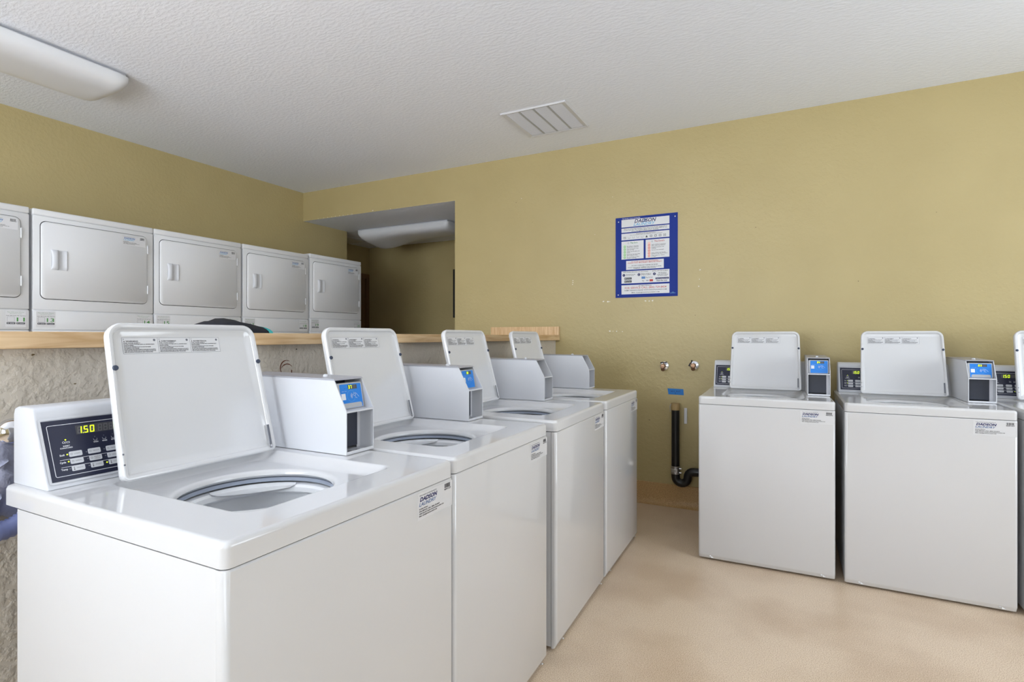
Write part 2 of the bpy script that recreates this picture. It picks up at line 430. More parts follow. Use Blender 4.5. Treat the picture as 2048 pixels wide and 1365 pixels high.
def sticker_marks(b, number, s=1.0, dryer=False):
    """service label, drawn around its upper left corner"""
    b.quad(0, .152 * s, -.066 * s, 0, 'label_film', .00025)
    T = lambda t, x, y, h, m, wd, **k: b.text(t, x * s, y * s, h * s, m, .0005, wd * s, **{'bold': .03, **k})
    T('THIS LAUNDRY ROOM IS SERVICED BY', .008, -.008, .0025, 'ink_grey', .072)
    T('DADSON', .010, -.021, .0095, 'ink_blue' if dryer else 'ink_navy', .070, shear=.3, bold=.045)
    T('LAUNDRY', .007, -.0325, .0085, 'ink_cyan' if dryer else 'ink_steel', .070, shear=.3)
    T('SE HABLA ESPANOL', .007, -.041, .003, 'ink_black', .036)
    T('FOR SERVICE, CALL: (800) 729-8434', .007, -.047, .0036, 'ink_black', .086)
    T('SUBMIT REQUESTS ONLINE: WWW.DADSONLAUNDRY.COM', .007, -.0525, .003, 'ink_black', .104)
    T('EMAIL: CLEAN@DADSONLAUNDRY.COM', .007, -.058, .003, 'ink_black', .074)
    rnd = random.Random(number); x = .116
    while x < .142:
        wd = rnd.choice((.0007, .0012, .002)); b.quad(x * s, (x + wd) * s, -.014 * s, -.003 * s, 'ink_black', .0005); x += wd + rnd.choice((.0007, .001))
    T(number, .114, -.0195, .0042, 'ink_black', .031)

def make_top_panel():
    b = MB(); k = 8
    rc = [(x, y) for x, y in rr(.112, .527, .098, .56, (.05, .03, .03, .03), k, 12)]
    cx, cy, rad = .298, .305, .168
    def circ(r, z):
        out = []
        n = len(rc)
        for i in range(n):
            a = math.atan2(rc[i][1] - cy, rc[i][0] - cx); out.append((cx + r * math.cos(a), cy + r * math.sin(a), z))
        return out
    def sh(d, z): return ring_z(rr(d, WW - d, d, WD - d, max(.016 - d * .5, .004), k, 12), z)
    def rec(d, z, rx=0): return ring_z(rr(.112 + d, .527 - d - rx, .098 + d, .56 - d, (.05 - d * .5, .03, .03, .03), k, 12), z)
    b.loft([sh(.004, HD - SK + .001), sh(.0, HD - SK), sh(0, HD - .012), sh(0, HD - .009), sh(.0025, HD - .0025), sh(.008, HD), sh(.011, HD),
            rec(-.007, HD), rec(-.003, HD), rec(.0, HD - .001), rec(.003, HD - .004), rec(.008, HD - .016, .018), rec(.012, HD - .0205, .024), rec(.015, HD - .0215, .028), circ(rad + .014, HD - .022), circ(rad + .010, HD - .0221), circ(rad + .004, HD - .023), circ(rad, HD - .027), circ(rad - .001, HD - .034), circ(rad + .006, HD - .040)], 'enamel')
    return b.build('top_panel', sharp=45)

def make_tub():
    b = MB(); X = Matrix.Translation((.298, .305, 0))
    b.lathe([(.24, .872), (.180, .872), (.175, .870), (.175, .861), (.183, .859)], 'gasket', X, 40)
    return b.build('tub_ring')
def make_basket():
    b = MB(); X = Matrix.Translation((.298, .305, 0))
    b.lathe([(.20, .840), (.198, .8545), (.180, .8555), (.170, .853), (.166, .847), (.166, .835), (.170, .831), (.186, .830), (.190, .824), (.190, .785), (.1865, .781), (.183, .778), (.1865, .774), (.188, .766), (.188, .60), (.186, .59), (.186, .50), (.15, .47), (.09, .46), (.085, .50), (.07, .66), (.05, .70), (.001, .705)], 'basket', X, 48)
    # dispenser ledge reaching over the rear right of the basket
    for (a0, a1) in ((20, 92),):
        n = 18; top = []; bot = []
        for i in range(n + 1):
            a = R(a0 + (a1 - a0) * i / n); dpt = .018 * math.sin(math.pi * min(1, max(0, i / n))) ** .5
            top.append((.298 + .172 * math.cos(a), .305 + .172 * math.sin(a), .8575)); bot.append((.298 + (.1665 - dpt) * math.cos(a), .305 + (.1665 - dpt) * math.sin(a), .853))
        bb = [(p[0], p[1], p[2] - .012 * math.sin(math.pi * q / n) ** .5) for q, p in enumerate(bot)]
        b.loft([top, bot, bb], 'basket', closed=False)
    return b.build('wash_basket', sharp=25)

def make_console():
    b = MB()
    prof = [(.765, .9145), (.608, .9145), (.607, .916), (.612, .924), (.671, 1.066), (.675, 1.077), (.682, 1.0845), (.692, 1.088), (.748, 1.088), (.760, 1.084), (.765, 1.072)]
    rings = []
    n = len(prof); c = (.69, 1.0)
    for x, s in ((.017, .93), (.0178, .965), (.020, .988), (.025, 1.0), (.590, 1.0), (.596, .985), (.598, .95)):
        rings.append([(x, c[0] + (p[0] - c[0]) * s if s < 1 else p[0], (c[1] + (p[1] - c[1]) * s if s < 1 else p[1]) if p[1] > .915 else .9145) for p in prof])
    b.loft(rings, 'plastic', True, True)
    o = b.build('console', sharp=40)
    F = frame3(A0 + Vector((0, -.0016, .0007)), (1, 0, 0), A1 - A0)
    # raised bezel, film, lettering
    b = MB(); b.X = F
    b.frame(.022, .292, .010, .160, .0045, 'plastic', .0012, .006)
    b.quad(.027, .287, .0155, .1535, 'navy', .0006)
    b.frame(.035, .279, .0245, .1425, .0012, 'ink_white', .0010, .004)
    for y in (.0605, .0440):
        b.quad(.048, .262, y, y + .0009, 'ink_white', .0010)
    for t, x, y, wd in (('Soil', .049, .070, .009), ('Cycle', .047, .0535, .0115), ('Temp', .047, .0375, .0125)):
        b.text(t, x, y, .004, 'ink_white', .0010, wd, bold=.03)
    b.text('INSERT', .059, .0905, .003, 'ink_white', .0010, .013, bold=.03); b.text('COIN/CARD', .0525, .0860, .003, 'ink_white', .0010, .024, bold=.03)
    b.ringm(.061, .1005, .0025, .0008, 'ink_white', .0010); b.frame(.0665, .0725, .098, .102, .0007, 'ink_white', .0010)
    b.text('/', .0635, .097, .006, 'ink_white', .0010)
    for x, t in ((.123, 'WASH'), (.1415, 'RINSE'), (.160, 'SPIN')):
        b.poly([(x - .004, .1000), (x - .003, .0950), (x + .003, .0950), (x + .004, .1000), (x + .0035, .1000), (x + .0026, .0957), (x - .0026, .0957), (x - .0035, .1000)], 'ink_white', .0010)
        b.text(t, x, .0905, .0025, 'ink_white', .0010, .010, align='c', bold=.04)
        b.disc(x, .1045, .0011, 'ink_grey', .0010)
    for (x, y, on) in ((.0655, .1062, 1), (.0635, .0722, 1), (.0635, .0558, 1), (.0635, .0392, 0), (.1005, .0715, 0), (.1005, .0555, 0), (.1005, .0390, 0), (.1365, .0715, 0), (.1365, .0555, 0), (.1365, .0390, 1)):
        b.disc(x, y, .0016, 'led_on' if on else 'ink_grey', .0010)
    cp = b.build('control_panel', o)
    b = MB(); b.X = F
    b.quad(.0885, .1800, .1150, .1360, 'led_off', .0009)
    for i, ch in enumerate('150'):
        seven(b, ch, .0905 + i * .0125, .1165, .0088, .0165, 'led_on', .0012, .0022, .14, 'seg_off')
    b.quad(.1012, .1030, .1165, .1183, 'led_on', .0013)
    for i in range(4): seven(b, ' ', .1320 + i * .0115, .1165, .0085, .0165, 'led_on', .0012, .0018, .14, 'seg_off')
    b.build('price_display', o)
    names = [['LIGHT', 'NORMAL', 'HOT'], ['MEDIUM', 'PERM PRESS', 'WARM'], ['HEAVY', 'DELICATE', 'COLD']]
    for c_ in range(3):
        for r_ in range(3):
            b = MB(); b.X = F; x, y = .0793 + c_ * .0368, .0716 - r_ * .0164
            p = rr(x - .0125, x + .0125, y - .0060, y + .0060, .0022, 3)
            b.loft([ring_z(p, .0006), ring_z(p, .0019)], 'plastic', False, True)
            t = names[c_][r_]
            b.text(t.split()[0], x + .003, y - (.0012 if ' ' not in t else -.0004), .0025, 'ink_grey', .0021, .012, align='c')
            if ' ' in t: b.text('PRESS', x + .003, y - .0036, .0025, 'ink_grey', .0021, .011, align='c')
            if r_ == 2: b.quad(x - .0086, x - .0077, y - .003, y + .0035, 'ink_black', .0021); b.disc(x - .0081, y - .003, .0011, 'ink_black', .0021)
            else: b.ringm(x - .0082, y, .0022, .0006, 'ink_grey', .0021, 8)
            b.build('button', o)
    return o

L0, L1 = Vector((.3235, .519, .919)), Vector((.3235, .611, 1.279))
LF = frame3(L0, (1, 0, 0), L1 - L0); LL = (L1 - L0).length
def make_lid():
    b = MB(); b.X = LF; k = 8
    def ring(d, z, rt=.036, rb=.016):
        q = rr(-.2035 + d, .2035 - d, d, LL - d, (max(rb - d, .004), max(rb - d, .004), max(rt - d, .008), max(rt - d, .008)), k)
        return [(x * (1 - .045 * (y / LL)), y, z) for x, y in q]
    # w axis points to the viewer; the outer skin lies behind
    b.loft([ring(.012, -.0245), ring(.003, -.022), ring(0, -.017), ring(0, -.003), ring(.003, .0005), ring(.009, .001), ring(.0125, -.001), ring(.015, -.006), ring(.024, -.0095), ring(.034, -.0105)], 'enamel', True, True)
    o = b.build('lid', sharp=40)
    for sx in (-1, 1):
        b = MB(); b.X = LF @ Matrix.Translation((sx * .1885, .262, .0005))
        b.lathe([(.0062, 0), (.0062, .003), (.005, .0048), (.0001, .005)], 'bumper', None, 18)
        tag(b.build('bumper', o), 'slate blue rubber bumper', None)
    for sx in (-1, 1):
        b = MB(); b.X = LF
        b.box(sx * .1845 - .0035, sx * .1845 + .0035, .008, .075, .0008, .0022, 'hinge_steel', .0005, 1)
        b.lathe([(.0045, 0), (.004, .003), (.0001, .0035)], 'steel', Matrix.Translation((sx * .1845, .014, .002)), 12)
        if sx > 0: tag(b.build('hinge', o), 'zinc hinge strip', None)
        else: b.bm.free()
    b = MB(); b.X = LF
    for y in (.038, .062): b.lathe([(.0022, 0), (.0001, .0006)], 'ink_grey', Matrix.Translation((-.197, y, .0012)), 10)
    b.build('screw', o)
    # warning label near the top
    b = MB(); b.X = LF @ Matrix.Translation((0, 0, -.0105)); x0, x1, y0, y1 = -.161, .085, .297, .337
    b.quad(x0, x1, y0, y1, 'paper', .0003); b.frame(x0, x1, y0, y1, .0006, 'ink_grey', .0005)
    cw = (x1 - x0) / 3; rnd = random.Random(3)
    for i, t in enumerate(('WARNING', 'AVERTISSEMENT', 'ADVERTENCIA')):
        xa = x0 + i * cw
        if i: b.quad(xa - .0003, xa + .0003, y0, y1, 'ink_grey', .0005)
        b.poly([(xa + .003, y1 - .0105), (xa + .0065, y1 - .0105), (xa + .00475, y1 - .0072)], 'ink_black', .0005)
        b.text(t, xa + .008, y1 - .0107, .0034, 'ink_black', .0005, .028 if i == 0 else .038, bold=.03)
        b.disc(xa + cw - .008, y1 - .006, .0030, 'ink_grey', .0005); b.disc(xa + .004, y1 - .004, .0011, 'ink_grey', .0005)
        L_ = [('FOR YOUR SAFETY', .5), ('DO NOT TOUCH CLOTHES UNTIL ALL MOVING PARTS', .92), ('HAVE STOPPED.', .3), ('DO NOT ALLOW CHILDREN TO PLAY ON OR IN THE WASHER', .8),
              ('OR OPERATE THE WASHER.', .45), ('DO NOT WASH ARTICLES SOAKED IN GASOLINE OR SOLVENTS,', .95), ('THEY GIVE OFF VAPORS THAT COULD IGNITE OR EXPLODE.', .95), ('READ ALL INSTRUCTIONS BEFORE USING THIS MACHINE.', .85)]
        for j, (s_, f_) in enumerate(L_):
            b.text(s_, xa + .003, y1 - .0145 - j * .0032, .0019, 'ink_black', .0005, (cw - .006) * f_, bold=.05)
    tag(b.build('warning_label', o), 'three-column printed warning label', None)
    return o

BX0, BX1 = .549, .660          # payment case, before its own sideways shift
def make_case():
    b = MB(); t = .003
    prof = [(.289, .9155), (.289, 1.037), (.335, 1.122), (.752, 1.126), (.752, .9155)]
    for x in (BX0, BX1 - t): b.prism(prof, x, x + t, 'powder', 'x')
    b.box(BX0 + t, BX1 - t, .290, .752, .9155, .918, 'powder')
    b.box(BX0 + t, BX1 - t, .289, .400, 1.032, 1.037, 'powder')
    b.box(BX0 + t, BX1 - t, .749, .752, .918, 1.12, 'powder')
    b.box(BX0 + t, BX1 - t, .400, .403, .918, 1.12, 'slate')
    b.box(BX0 + t, BX1 - t, .289, .2915, .9155, .924, 'powder')
    for x in (.585, .617): b.lathe([(.006, 0), (.0058, .0018), (.0001, .002)], 'steel', Matrix.Translation((x, .310, .918)), 12)
    # the sheet steel top, a little short of the sides
    b.prism([(.331, 1.1215), (.337, 1.1265), (.750, 1.1295), (.752, 1.1265), (.750, 1.125), (.338, 1.1215)], BX0 - .0005, BX1 + .0005, 'steel_top', 'x')
    return b.build('payment_case', sharp=20)
def make_lock():
    b = MB(); b.lathe([(.008, 0), (.008, .004), (.005, .007), (.0001, .0075)], 'powder', Matrix.Translation(((BX0 + BX1) / 2 - .004, .42, 1.1272)), 16)
    return b.build('lock')
def make_plate():
    b = MB(); b.box(BX0 + .006, BX1 - .017, .337, .339, .926, 1.031, 'slate'); b.box(BX1 - .017, BX1 - .003, .338, .340, .918, 1.032, 'powder')
    return tag(b.build('coin_plate'), 'dark slate plate', None)

def make_reader(num, tab=True, marks=True):
    b = MB(); P0, P1 = Vector((BX0 + .005, .3185, 1.0375)), Vector((BX0 + .005, .3325, 1.1135))
    F = frame3(P0, (1, 0, 0), P1 - P0); Wd = BX1 - BX0 - .010; Hh = (P1 - P0).length
    b.X = F
    p = rr(0, Wd, 0, Hh, .006, 4)
    b.loft([ring_z(p, -.060), ring_z(p, -.003), ring_z(rr(.0015, Wd - .0015, .0015, Hh - .0015, .005, 4), 0)], 'grey_plastic', True, True)
    b.poly(rr(.010, Wd - .006, .003, Hh - .005, .003, 3), 'reader_blue', .0004)
    if tab: b.poly(rr(.015, Wd - .010, .0035, .017, (.001, .001, .006, .006), 4), 'grey_plastic', .0008)
    # display
    b.quad(.042, .078, Hh - .0205, Hh - .0080, 'led_off', .0007)
    for i, ch in enumerate(num): seven(b, ch, .0430 + i * .0078, Hh - .0190, .0058, .0098, 'led_on', .0010, .0019, .08)
    for i in (2, 3): seven(b, ' ', .0430 + i * .0078, Hh - .0190, .0058, .0098, 'led_on', .0009, .0012, .08, 'seg_off')
    b.quad(.028, .0292, Hh - .0185, Hh - .0165, 'ink_navy', .0007); b.quad(.035, .0362, Hh - .0185, Hh - .0165, 'ink_navy', .0007)
    b.text('INSERT CARD', .016, Hh - .0265, .0014, 'ink_white', .0007, .020)
    b.quad(.0135, .0295, Hh - .0500, Hh - .0320, 'ink_white', .0007)      # blank white patch
    cx, cy = .058, Hh - .040
    b.ringm(cx - .006, cy, .0165, .0006, 'ink_cyan', .0007, 28)
    for i, r_ in enumerate((.004, .0068, .0096)):
        n = 8
        for j in range(n):
            a, c_ = R(-48 + 96 * j / n), R(-48 + 96 * (j + 1) / n); q = cx - .012; t = .0009
            b.poly([(q + r_ * math.cos(a), cy + r_ * math.sin(a)), (q + (r_ + t) * math.cos(a), cy + (r_ + t) * math.sin(a)), (q + (r_ + t) * math.cos(c_), cy + (r_ + t) * math.sin(c_)), (q + r_ * math.cos(c_), cy + r_ * math.sin(c_))], 'ink_white', .0009)
    # card in a hand, drawn in line
    for (xa, ya, xb, yb) in ((0, .006, .008, .001), (.008, .001, .005, -.004), (.005, -.004, -.003, .001), (-.003, .001, 0, .006), (.006, .007, .013, .001), (.013, .001, .020, -.007), (.004, -.006, .012, -.010)):
        dx, dy = xb - xa, yb - ya; l = math.hypot(dx, dy); nx, ny = -dy / l * .0004, dx / l * .0004; ox, oy = cx + .004, cy + .002
        b.poly([(ox + xa + nx, oy + ya + ny), (ox + xa - nx, oy + ya - ny), (ox + xb - nx, oy + yb - ny), (ox + xb + nx, oy + yb + ny)], 'ink_white', .0009)
    return tag(b.build('card_reader'), 'bright blue tap card reader with yellow digits ' + num, None)

def make_washer(name_label):
    t = empty('washing_machine', (0, 0, 0), 0, name_label, 'washing machine', 'top-load washing machines')
    b = MB(); zt = HD - SK - .003
    b.box(.0015, .0045, .024, .702, .018, zt, 'enamel_side'); b.box(WW - .0045, WW - .0015, .024, .702, .018, zt, 'enamel_side')
    b.box(.0045, WW - .0045, .699, .702, .018, zt, 'enamel_side'); b.box(.0045, WW - .0045, .024, .699, .018, .03, 'enamel_side')
    for x in (.05, WW - .05):
        for y in (.07, .65): b.lathe([(.02, .0), (.02, .010), (.008, .012), (.008, .019)], 'dark', Matrix.Translation((x, y, 0)), 12, cap0=True)
    b.build('cabinet', t)
    # front panel with rolled side edges and an inward turned foot
    b = MB()
    def fr(z, off):
        r = .012; pts = [(0, .022 )]
        for i in range(7):
            a = R(180 + 90 * i / 6); pts.append((r + r * math.cos(a), r + r * math.sin(a) + off))
        for i in range(7):
            a = R(270 + 90 * i / 6); pts.append((WW - r + r * math.cos(a), r + r * math.sin(a) + off))
        pts.append((WW, .022))
        return [(x, y, z) for x, y in pts]
    b.loft([fr(.012, .010), fr(.030, .0015), fr(.034, 0), fr(HD - SK - .006, 0), fr(HD - SK - .0025, .003)], 'enamel', True, True)
    fp = b.build('front_panel', t, sharp=40)
    for x in (.062, WW - .062):
        b = MB(); b.X = frame3((x, .0035, .026), (1, 0, 0), (0, .35, .94))
        b.lathe([(.0045, 0), (.004, .0018), (.0001, .002)], 'steel', None, 10)
        b.poly([(.006, .001), (.020, -.008), (.006, -.008)], 'enamel', .003)
        b.build('screw', fp)
    for f in (make_top_panel, make_tub, make_basket, make_console, make_lid):
        o = f(); o.parent = t
    return t

GAPS = [('W1', (-.8015, .5584), .0, .913), ('W2', (-.8099, 1.2385), .85, .914), ('W3', (-.8113, 1.9701), 1.22, .914), ('W4', (-.8271, 2.6772), .6, .914),
        ('R1', (-.4478, 3.1699), .7, .914), ('R2', (.2521, 3.1704), -.05, .914), ('R3', (.941, 3.1704), 0, .914)]
row_of = {'W': 90, 'R': 0}
info = {  # label, case shift, reader digits, number, tab
    'W1': ('white top-load washer nearest the viewer, lid up, card reader showing 37', .016, '37', '409127', True),
    'W2': ('white top-load washer second from the viewer along the half wall, reader showing 38', .012, '38', '409129', False),
    'W3': ('white top-load washer third along the half wall, empty payment case without a blue reader', .030, None, '409122', False),
    'W4': ('farthest white top-load washer of the half-wall row, next to the bare back wall', .045, None, '409121', False),
    'R1': ('white top-load washer right of the black drain pipe, reader showing 04', .0, '04', '400296', False),
    'R2': ('white top-load washer against the back wall, second from the pipe, reader showing 03', .004, '03', '409107', True),
    'R3': ('white top-load washer cut off at the right edge of the view', .0, '02', '409110', False)}
proto = make_washer('x'); case, lock, plate = make_case(), make_lock(), make_plate()
lock.parent = case; plate.parent = case
roots = [proto] + [copy_tree(proto) for _ in GAPS[1:]]; cases = [case] + [copy_tree(case) for _ in GAPS[1:]]
for idx, (k, (x, y), rot, hz) in enumerate(GAPS):
    lab, shift, digits, number, tab = info[k]
    o = roots[idx]
    o.location = (x, y, 0); o.rotation_euler = (0, 0, R(row_of[k[0]] + rot)); o['label'] = lab
    c = cases[idx]
    c.parent = o; c.location = (shift, 0, 0)
    if digits:
        r = make_reader(digits, tab); r.parent = c
    fp = [q for q in o.children if q.name.split('.')[0] == 'front_panel'][0]
    b = MB(); b.X = frame3((.504, 0, .862), (1, 0, 0), (0, 0, 1)); sticker_marks(b, number)
    s = b.build('service_label', fp)

# ------------------------------------------------------------------ stacked dryers
DW = .667
def door_marks(b): pass
def make_dryer():
    t = empty('stacked_dryer', (0, 0, 0), 0, 'x', 'dryer', 'stacked dryers')
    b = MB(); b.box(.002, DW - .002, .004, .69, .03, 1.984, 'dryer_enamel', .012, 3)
    for x in (.06, DW - .06):
        for y in (.08, .62): b.lathe([(.02, .0), (.02, .02), (.01, .032)], 'dark', Matrix.Translation((x, y, 0)), 12, cap0=True)
    b.build('cabinet', t)
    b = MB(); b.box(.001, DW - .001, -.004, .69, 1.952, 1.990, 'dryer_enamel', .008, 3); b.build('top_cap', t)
    for z0, z1 in ((1.401, 1.949), (.71, 1.283)):
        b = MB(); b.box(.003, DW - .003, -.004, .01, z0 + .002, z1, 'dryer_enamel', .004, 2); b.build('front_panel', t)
    for z0, z1 in ((1.286, 1.3985), (.58, .707)):
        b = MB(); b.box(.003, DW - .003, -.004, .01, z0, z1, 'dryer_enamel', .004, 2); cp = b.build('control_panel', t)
        if z0 > 1: t_cp = cp
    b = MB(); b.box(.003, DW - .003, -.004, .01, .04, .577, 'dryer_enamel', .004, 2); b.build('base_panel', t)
    for z0 in (1.468, .78):
        x0, x1, z1 = .038, .622, z0 + .452
        b = MB(); b.X = frame3((0, -.004, 0), (1, 0, 0), (0, 0, 1))
        b.poly(rr(x0 - .0035, x1 + .0035, z0 - .0035, z1 + .0035, .032, 8), 'dark', .0005)
        p = rr(x0, x1, z0, z1, .03, 8)
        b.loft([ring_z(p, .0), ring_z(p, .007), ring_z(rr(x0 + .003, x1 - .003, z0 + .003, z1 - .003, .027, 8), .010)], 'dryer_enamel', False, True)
        d = b.build('door', t, sharp=50)
        # moulded handle: bowed left grip and a scooped pocket
        b = MB(); b.X = frame3((.083, -.0145, z0 + .172), (1, 0, 0), (0, 0, 1)); n = 10; rings = []
        for (u, w_) in ((.0, 0), (.002, .006), (.010, .010), (.030, .012), (.034, .009), (.040, .003), (.072, .003), (.076, .007), (.080, .006), (.082, 0)):
            col = []
            for i in range(n + 1):
                v = i / n; bow = .006 * (1 - (2 * v - 1) ** 2)
                col.append((u + (bow if u < .03 else 0), .120 * v + .0, w_ * (1 if 0 < i < n else .15)))
            rings.append(col)
        b.loft(rings, 'plastic', closed=False)
        b.box(.001, .081, .0005, .1195, -.0005, .0012, 'plastic')
        b.build('handle', d, sharp=50)
        for zz in (z0 + .065, z1 - .115):
            b = MB(); b.box(x1 - .001, x1 + .007, -.017, -.006, zz, zz + .058, 'dryer_enamel', .002, 1)
            b.box(x1 + .0025, x1 + .0035, -.0175, -.0165, zz + .002, zz + .056, 'ink_grey')
            b.build('hinge', d)
        if z0 > 1: door = d
    return t
dry = make_dryer()
DY = [(.833, ('', '11'), 0, '388072'), (1.511, ('13', '14'), 0, '388074'), (2.180, ('15', '16'), 0, '388075'), (2.858, ('17', '18'), 0, '388078'), (3.536, ('19', '20'), 0.016, '388080')]
dlab = ['white stacked dryer cut off at the left edge of the view, number 11 on it', 'white stacked dryer with number 13 on its lower panel', 'middle of the five white stacked dryers, between the ones numbered 13 and 18',
        'white stacked dryer with number 18 on its lower panel, behind the black cloth', 'white stacked dryer with numbers 19 and 20, nearest the passage']
dryers = [dry] + [copy_tree(dry) for _ in DY[1:]]
for i, (y0, nums, dz, num) in enumerate(DY):
    o = dryers[i]
    o.location = (-3.88, y0, 0); o.scale = (1, 1, 1 + dz / 2); o.rotation_euler = (0, 0, R(90)); o['label'] = dlab[i]
    doors = [q for q in o.children if q.name.split('.')[0] == 'door']; cps = [q for q in o.children if q.name.split('.')[0] == 'control_panel']
    b = MB(); b.X = frame3((.467, -.0140, 1.908), (1, 0, 0), (0, 0, 1)); sticker_marks(b, num, .93, True); b.build('service_label', doors[0])
    for j, nn in enumerate(nums):
        if not nn: continue
        b = MB(); b.X = frame3((.018 if j == 0 else DW - .018 - .092, -.0042, 1.300), (1, 0, 0), (0, 0, 1))
        b.quad(0, .092, 0, .092, 'paper', .0003)
        b.text('Pay with your Phone', .009, .082, .0042, 'ink_green', .0006, .074)
        b.text('No account needed', .020, .074, .003, 'ink_green', .0006, .052)
        b.text('Scan QR Code OR Tap here', .004, .0625, .0034, 'ink_black', .0006, .086, bold=.02)
        b.text(nn, .050, .032, .022, 'ink_green', .0006, .036, bold=.01)
        b.frame(.008, .040, .030, .058, .0008, 'ink_grey', .0006)
        for q in (.006, .049): b.quad(q, q + .038, .016, .026, 'ink_black', .0006); b.quad(q + .012, q + .034, .0195, .0215, 'ink_white', .0008); b.disc(q + .006, .021, .0024, 'ink_white', .0008)
        b.build('number_label', cps[0])

# ------------------------------------------------------------------ things on the walls
# poster
PX0, PX1, PZ0, PZ1 = -1.188, -.722, 1.545, 2.160
ps = empty('poster', (PX0, D, PZ0), 0, 'blue rules poster with white text boxes screwed to the back wall', 'poster')
PWd, PHt = PX1 - PX0, PZ1 - PZ0
b = MB(); b.X = frame3((0, -.0005, 0), (1, 0, 0), (0, 0, 1))
b.box(0, PWd, 0, PHt, 0, .004, 'poster_blue')
Z1 = .0046
def U(f): return f * PWd
def V(f): return (1 - f) * PHt
def pbox(u0, u1, v0, v1, m='paper'): b.quad(U(u0), U(u1), V(v1), V(v0), m, Z1)
def pt(s_, u, v, h, m, wd, **k): b.text(s_, U(u), V(v), h, m, Z1 + .0004, U(wd), **{'bold': .02, **k})
pbox(.10, .873, .030, .124); pbox(.10, .873, .137, .189); pbox(.10, .873, .203, .284); pbox(.10, .464, .300, .524); pbox(.497, .873, .300, .524)
pbox(.178, .785, .545, .656); pbox(.10, .873, .672, .825); pbox(.10, .873, .846, .960)
pt('This laundry room is serviced by', .11, .022, .006, 'ink_white', .30)
pt('DADSON', .315, .078, .026, 'ink_navy', .335, shear=.3, bold=.02); pt('LAUNDRY', .30, .117, .022, 'ink_cyan', .335, shear=.3)
pt('D', .455, .078, .026, 'ink_blue', .04, shear=.3, bold=.03)
pt('This is an unattended laundry room. Use of the laundry equipment is', .487, .153, .0062, 'ink_black', .70, align='c')
pt('at your own risk. The company, agents will not be responsible for any', .487, .168, .0062, 'ink_black', .70, align='c')
pt('loss or damage to articles and/or machines.', .487, .183, .0062, 'ink_black', .44, align='c')
pt('Washing and Drying Instructions', .50, .219, .0062, 'ink_black', .32, align='c'); pt('How to properly read care symbols on your garments', .50, .231, .0050, 'ink_grey', .52, align='c')
for i in range(10):
    x, y = U(.155 + i * .0715), V(.257); s_ = .009
    if i == 5: b.poly([(x - s_, y - .008), (x + s_, y - .008), (x, y + .009)], 'ink_black', Z1 + .0004)
    elif i in (0, 9):
        b.frame(x - s_, x + s_, y - .008, y + .008, .0014, 'ink_black', Z1 + .0004)
        for q in (-1, 1): b.poly([(x - s_ * q, y - .008), (x - s_ * q + .002, y - .008), (x + s_ * q, y + .008), (x + s_ * q - .002, y + .008)], 'ink_black', Z1 + .0005)
    elif i < 5: b.poly([(x - s_, y + .007), (x - s_ * .7, y - .007), (x + s_ * .7, y - .007), (x + s_, y + .007), (x + s_ * .85, y + .007), (x + s_ * .6, y - .0055), (x - s_ * .6, y - .0055), (x - s_ * .85, y + .007)], 'ink_grey', Z1 + .0004)
    else: b.frame(x - s_, x + s_, y - .008, y + .008, .0014, 'ink_black', Z1 + .0004); b.ringm(x, y, .0068, .0016, 'ink_black', Z1 + .0004)
b.quad(U(.135), U(.175), V(.515), V(.345), 'pale_green', Z1 + .0002); b.quad(U(.53), U(.575), V(.515), V(.330), 'pale_pink', Z1 + .0002)
b.ringm(U(.215), V(.325), .006, .0014, 'ink_grey', Z1 + .0004); b.ringm(U(.60), V(.325), .006, .0014, 'ink_grey', Z1 + .0004)
pt("The Do's", .245, .332, .011, 'ink_green', .12); pt("The Dont's", .635, .332, .011, 'ink_red', .16)
dos = [('Be timely in removing', 'clothes from machines'), ('Keep the laundry room', 'neat and tidy'), ('Clean up all spills and', 'messes'), ('Empty the lint trap when', 'done using the dryer'), ('Be considerate of other', "people's clothing")]
dnt = [('Leave clothes in machines', 'after cycle has finished'), ('Overload machines with', 'clothing'), ('Use too much detergent', ''), ('Leave clothes and laundry', 'baskets in the way of others'), ('Leave spills for others', 'to clean')]
for i in range(5):
    v = .368 + i * .0335
    b.ringm(U(.155), V(v), .0075, .0026, 'ink_green', Z1 + .0006, 14); b.ringm(U(.552), V(v), .0075, .0026, 'ink_red', Z1 + .0006, 14)
    for u, row in ((.19, dos[i]), (.59, dnt[i])):
        for q in (0, 1):
            if row[q]: pt(row[q], u, v - .001 + q * .0135, .0056, 'ink_black', .0098 * len(row[q]) * .92)
pt('TO AVOID LAUNDRY ROOM FLOODING,', .48, .563, .0066, 'ink_red', .44, align='c'); pt('PLEASE START MACHINES 5 MINUTES APART!', .48, .579, .0078, 'ink_red', .55, align='c', bold=.02)
pt('DO NOT OVERLOAD WASHER OR DRYER', .48, .612, .0066, 'ink_black', .42, align='c', bold=.02)
pt('DO NOT WASH OR DRY GARMENTS THAT CONTAIN OIL-BASED,', .48, .634, .0056, 'ink_black', .54, align='c'); pt('FLAMMABLE, WAX OR FOAM PADDING', .48, .647, .0056, 'ink_black', .36, align='c')
pt('THESE LAUNDRY MACHINES USE THE LAUNDRY', .33, .691, .0056, 'ink_black', .42, align='c', bold=.02); pt('MOBILE APP FOR PAYMENT', .73, .691, .0056, 'ink_black', .25, align='c', bold=.02)
for u, n_ in ((.14, '1'), (.388, '2'), (.637, '3')):
    b.disc(U(u), V(.722), .0105, 'ink_navy', Z1 + .0004, 20); b.text(n_, U(u), V(.729), .009, 'ink_white', Z1 + .0008, align='c')
pt('Download the app', .175, .718, .0058, 'ink_black', .155); pt('from your phone', .175, .731, .0058, 'ink_black', .13)
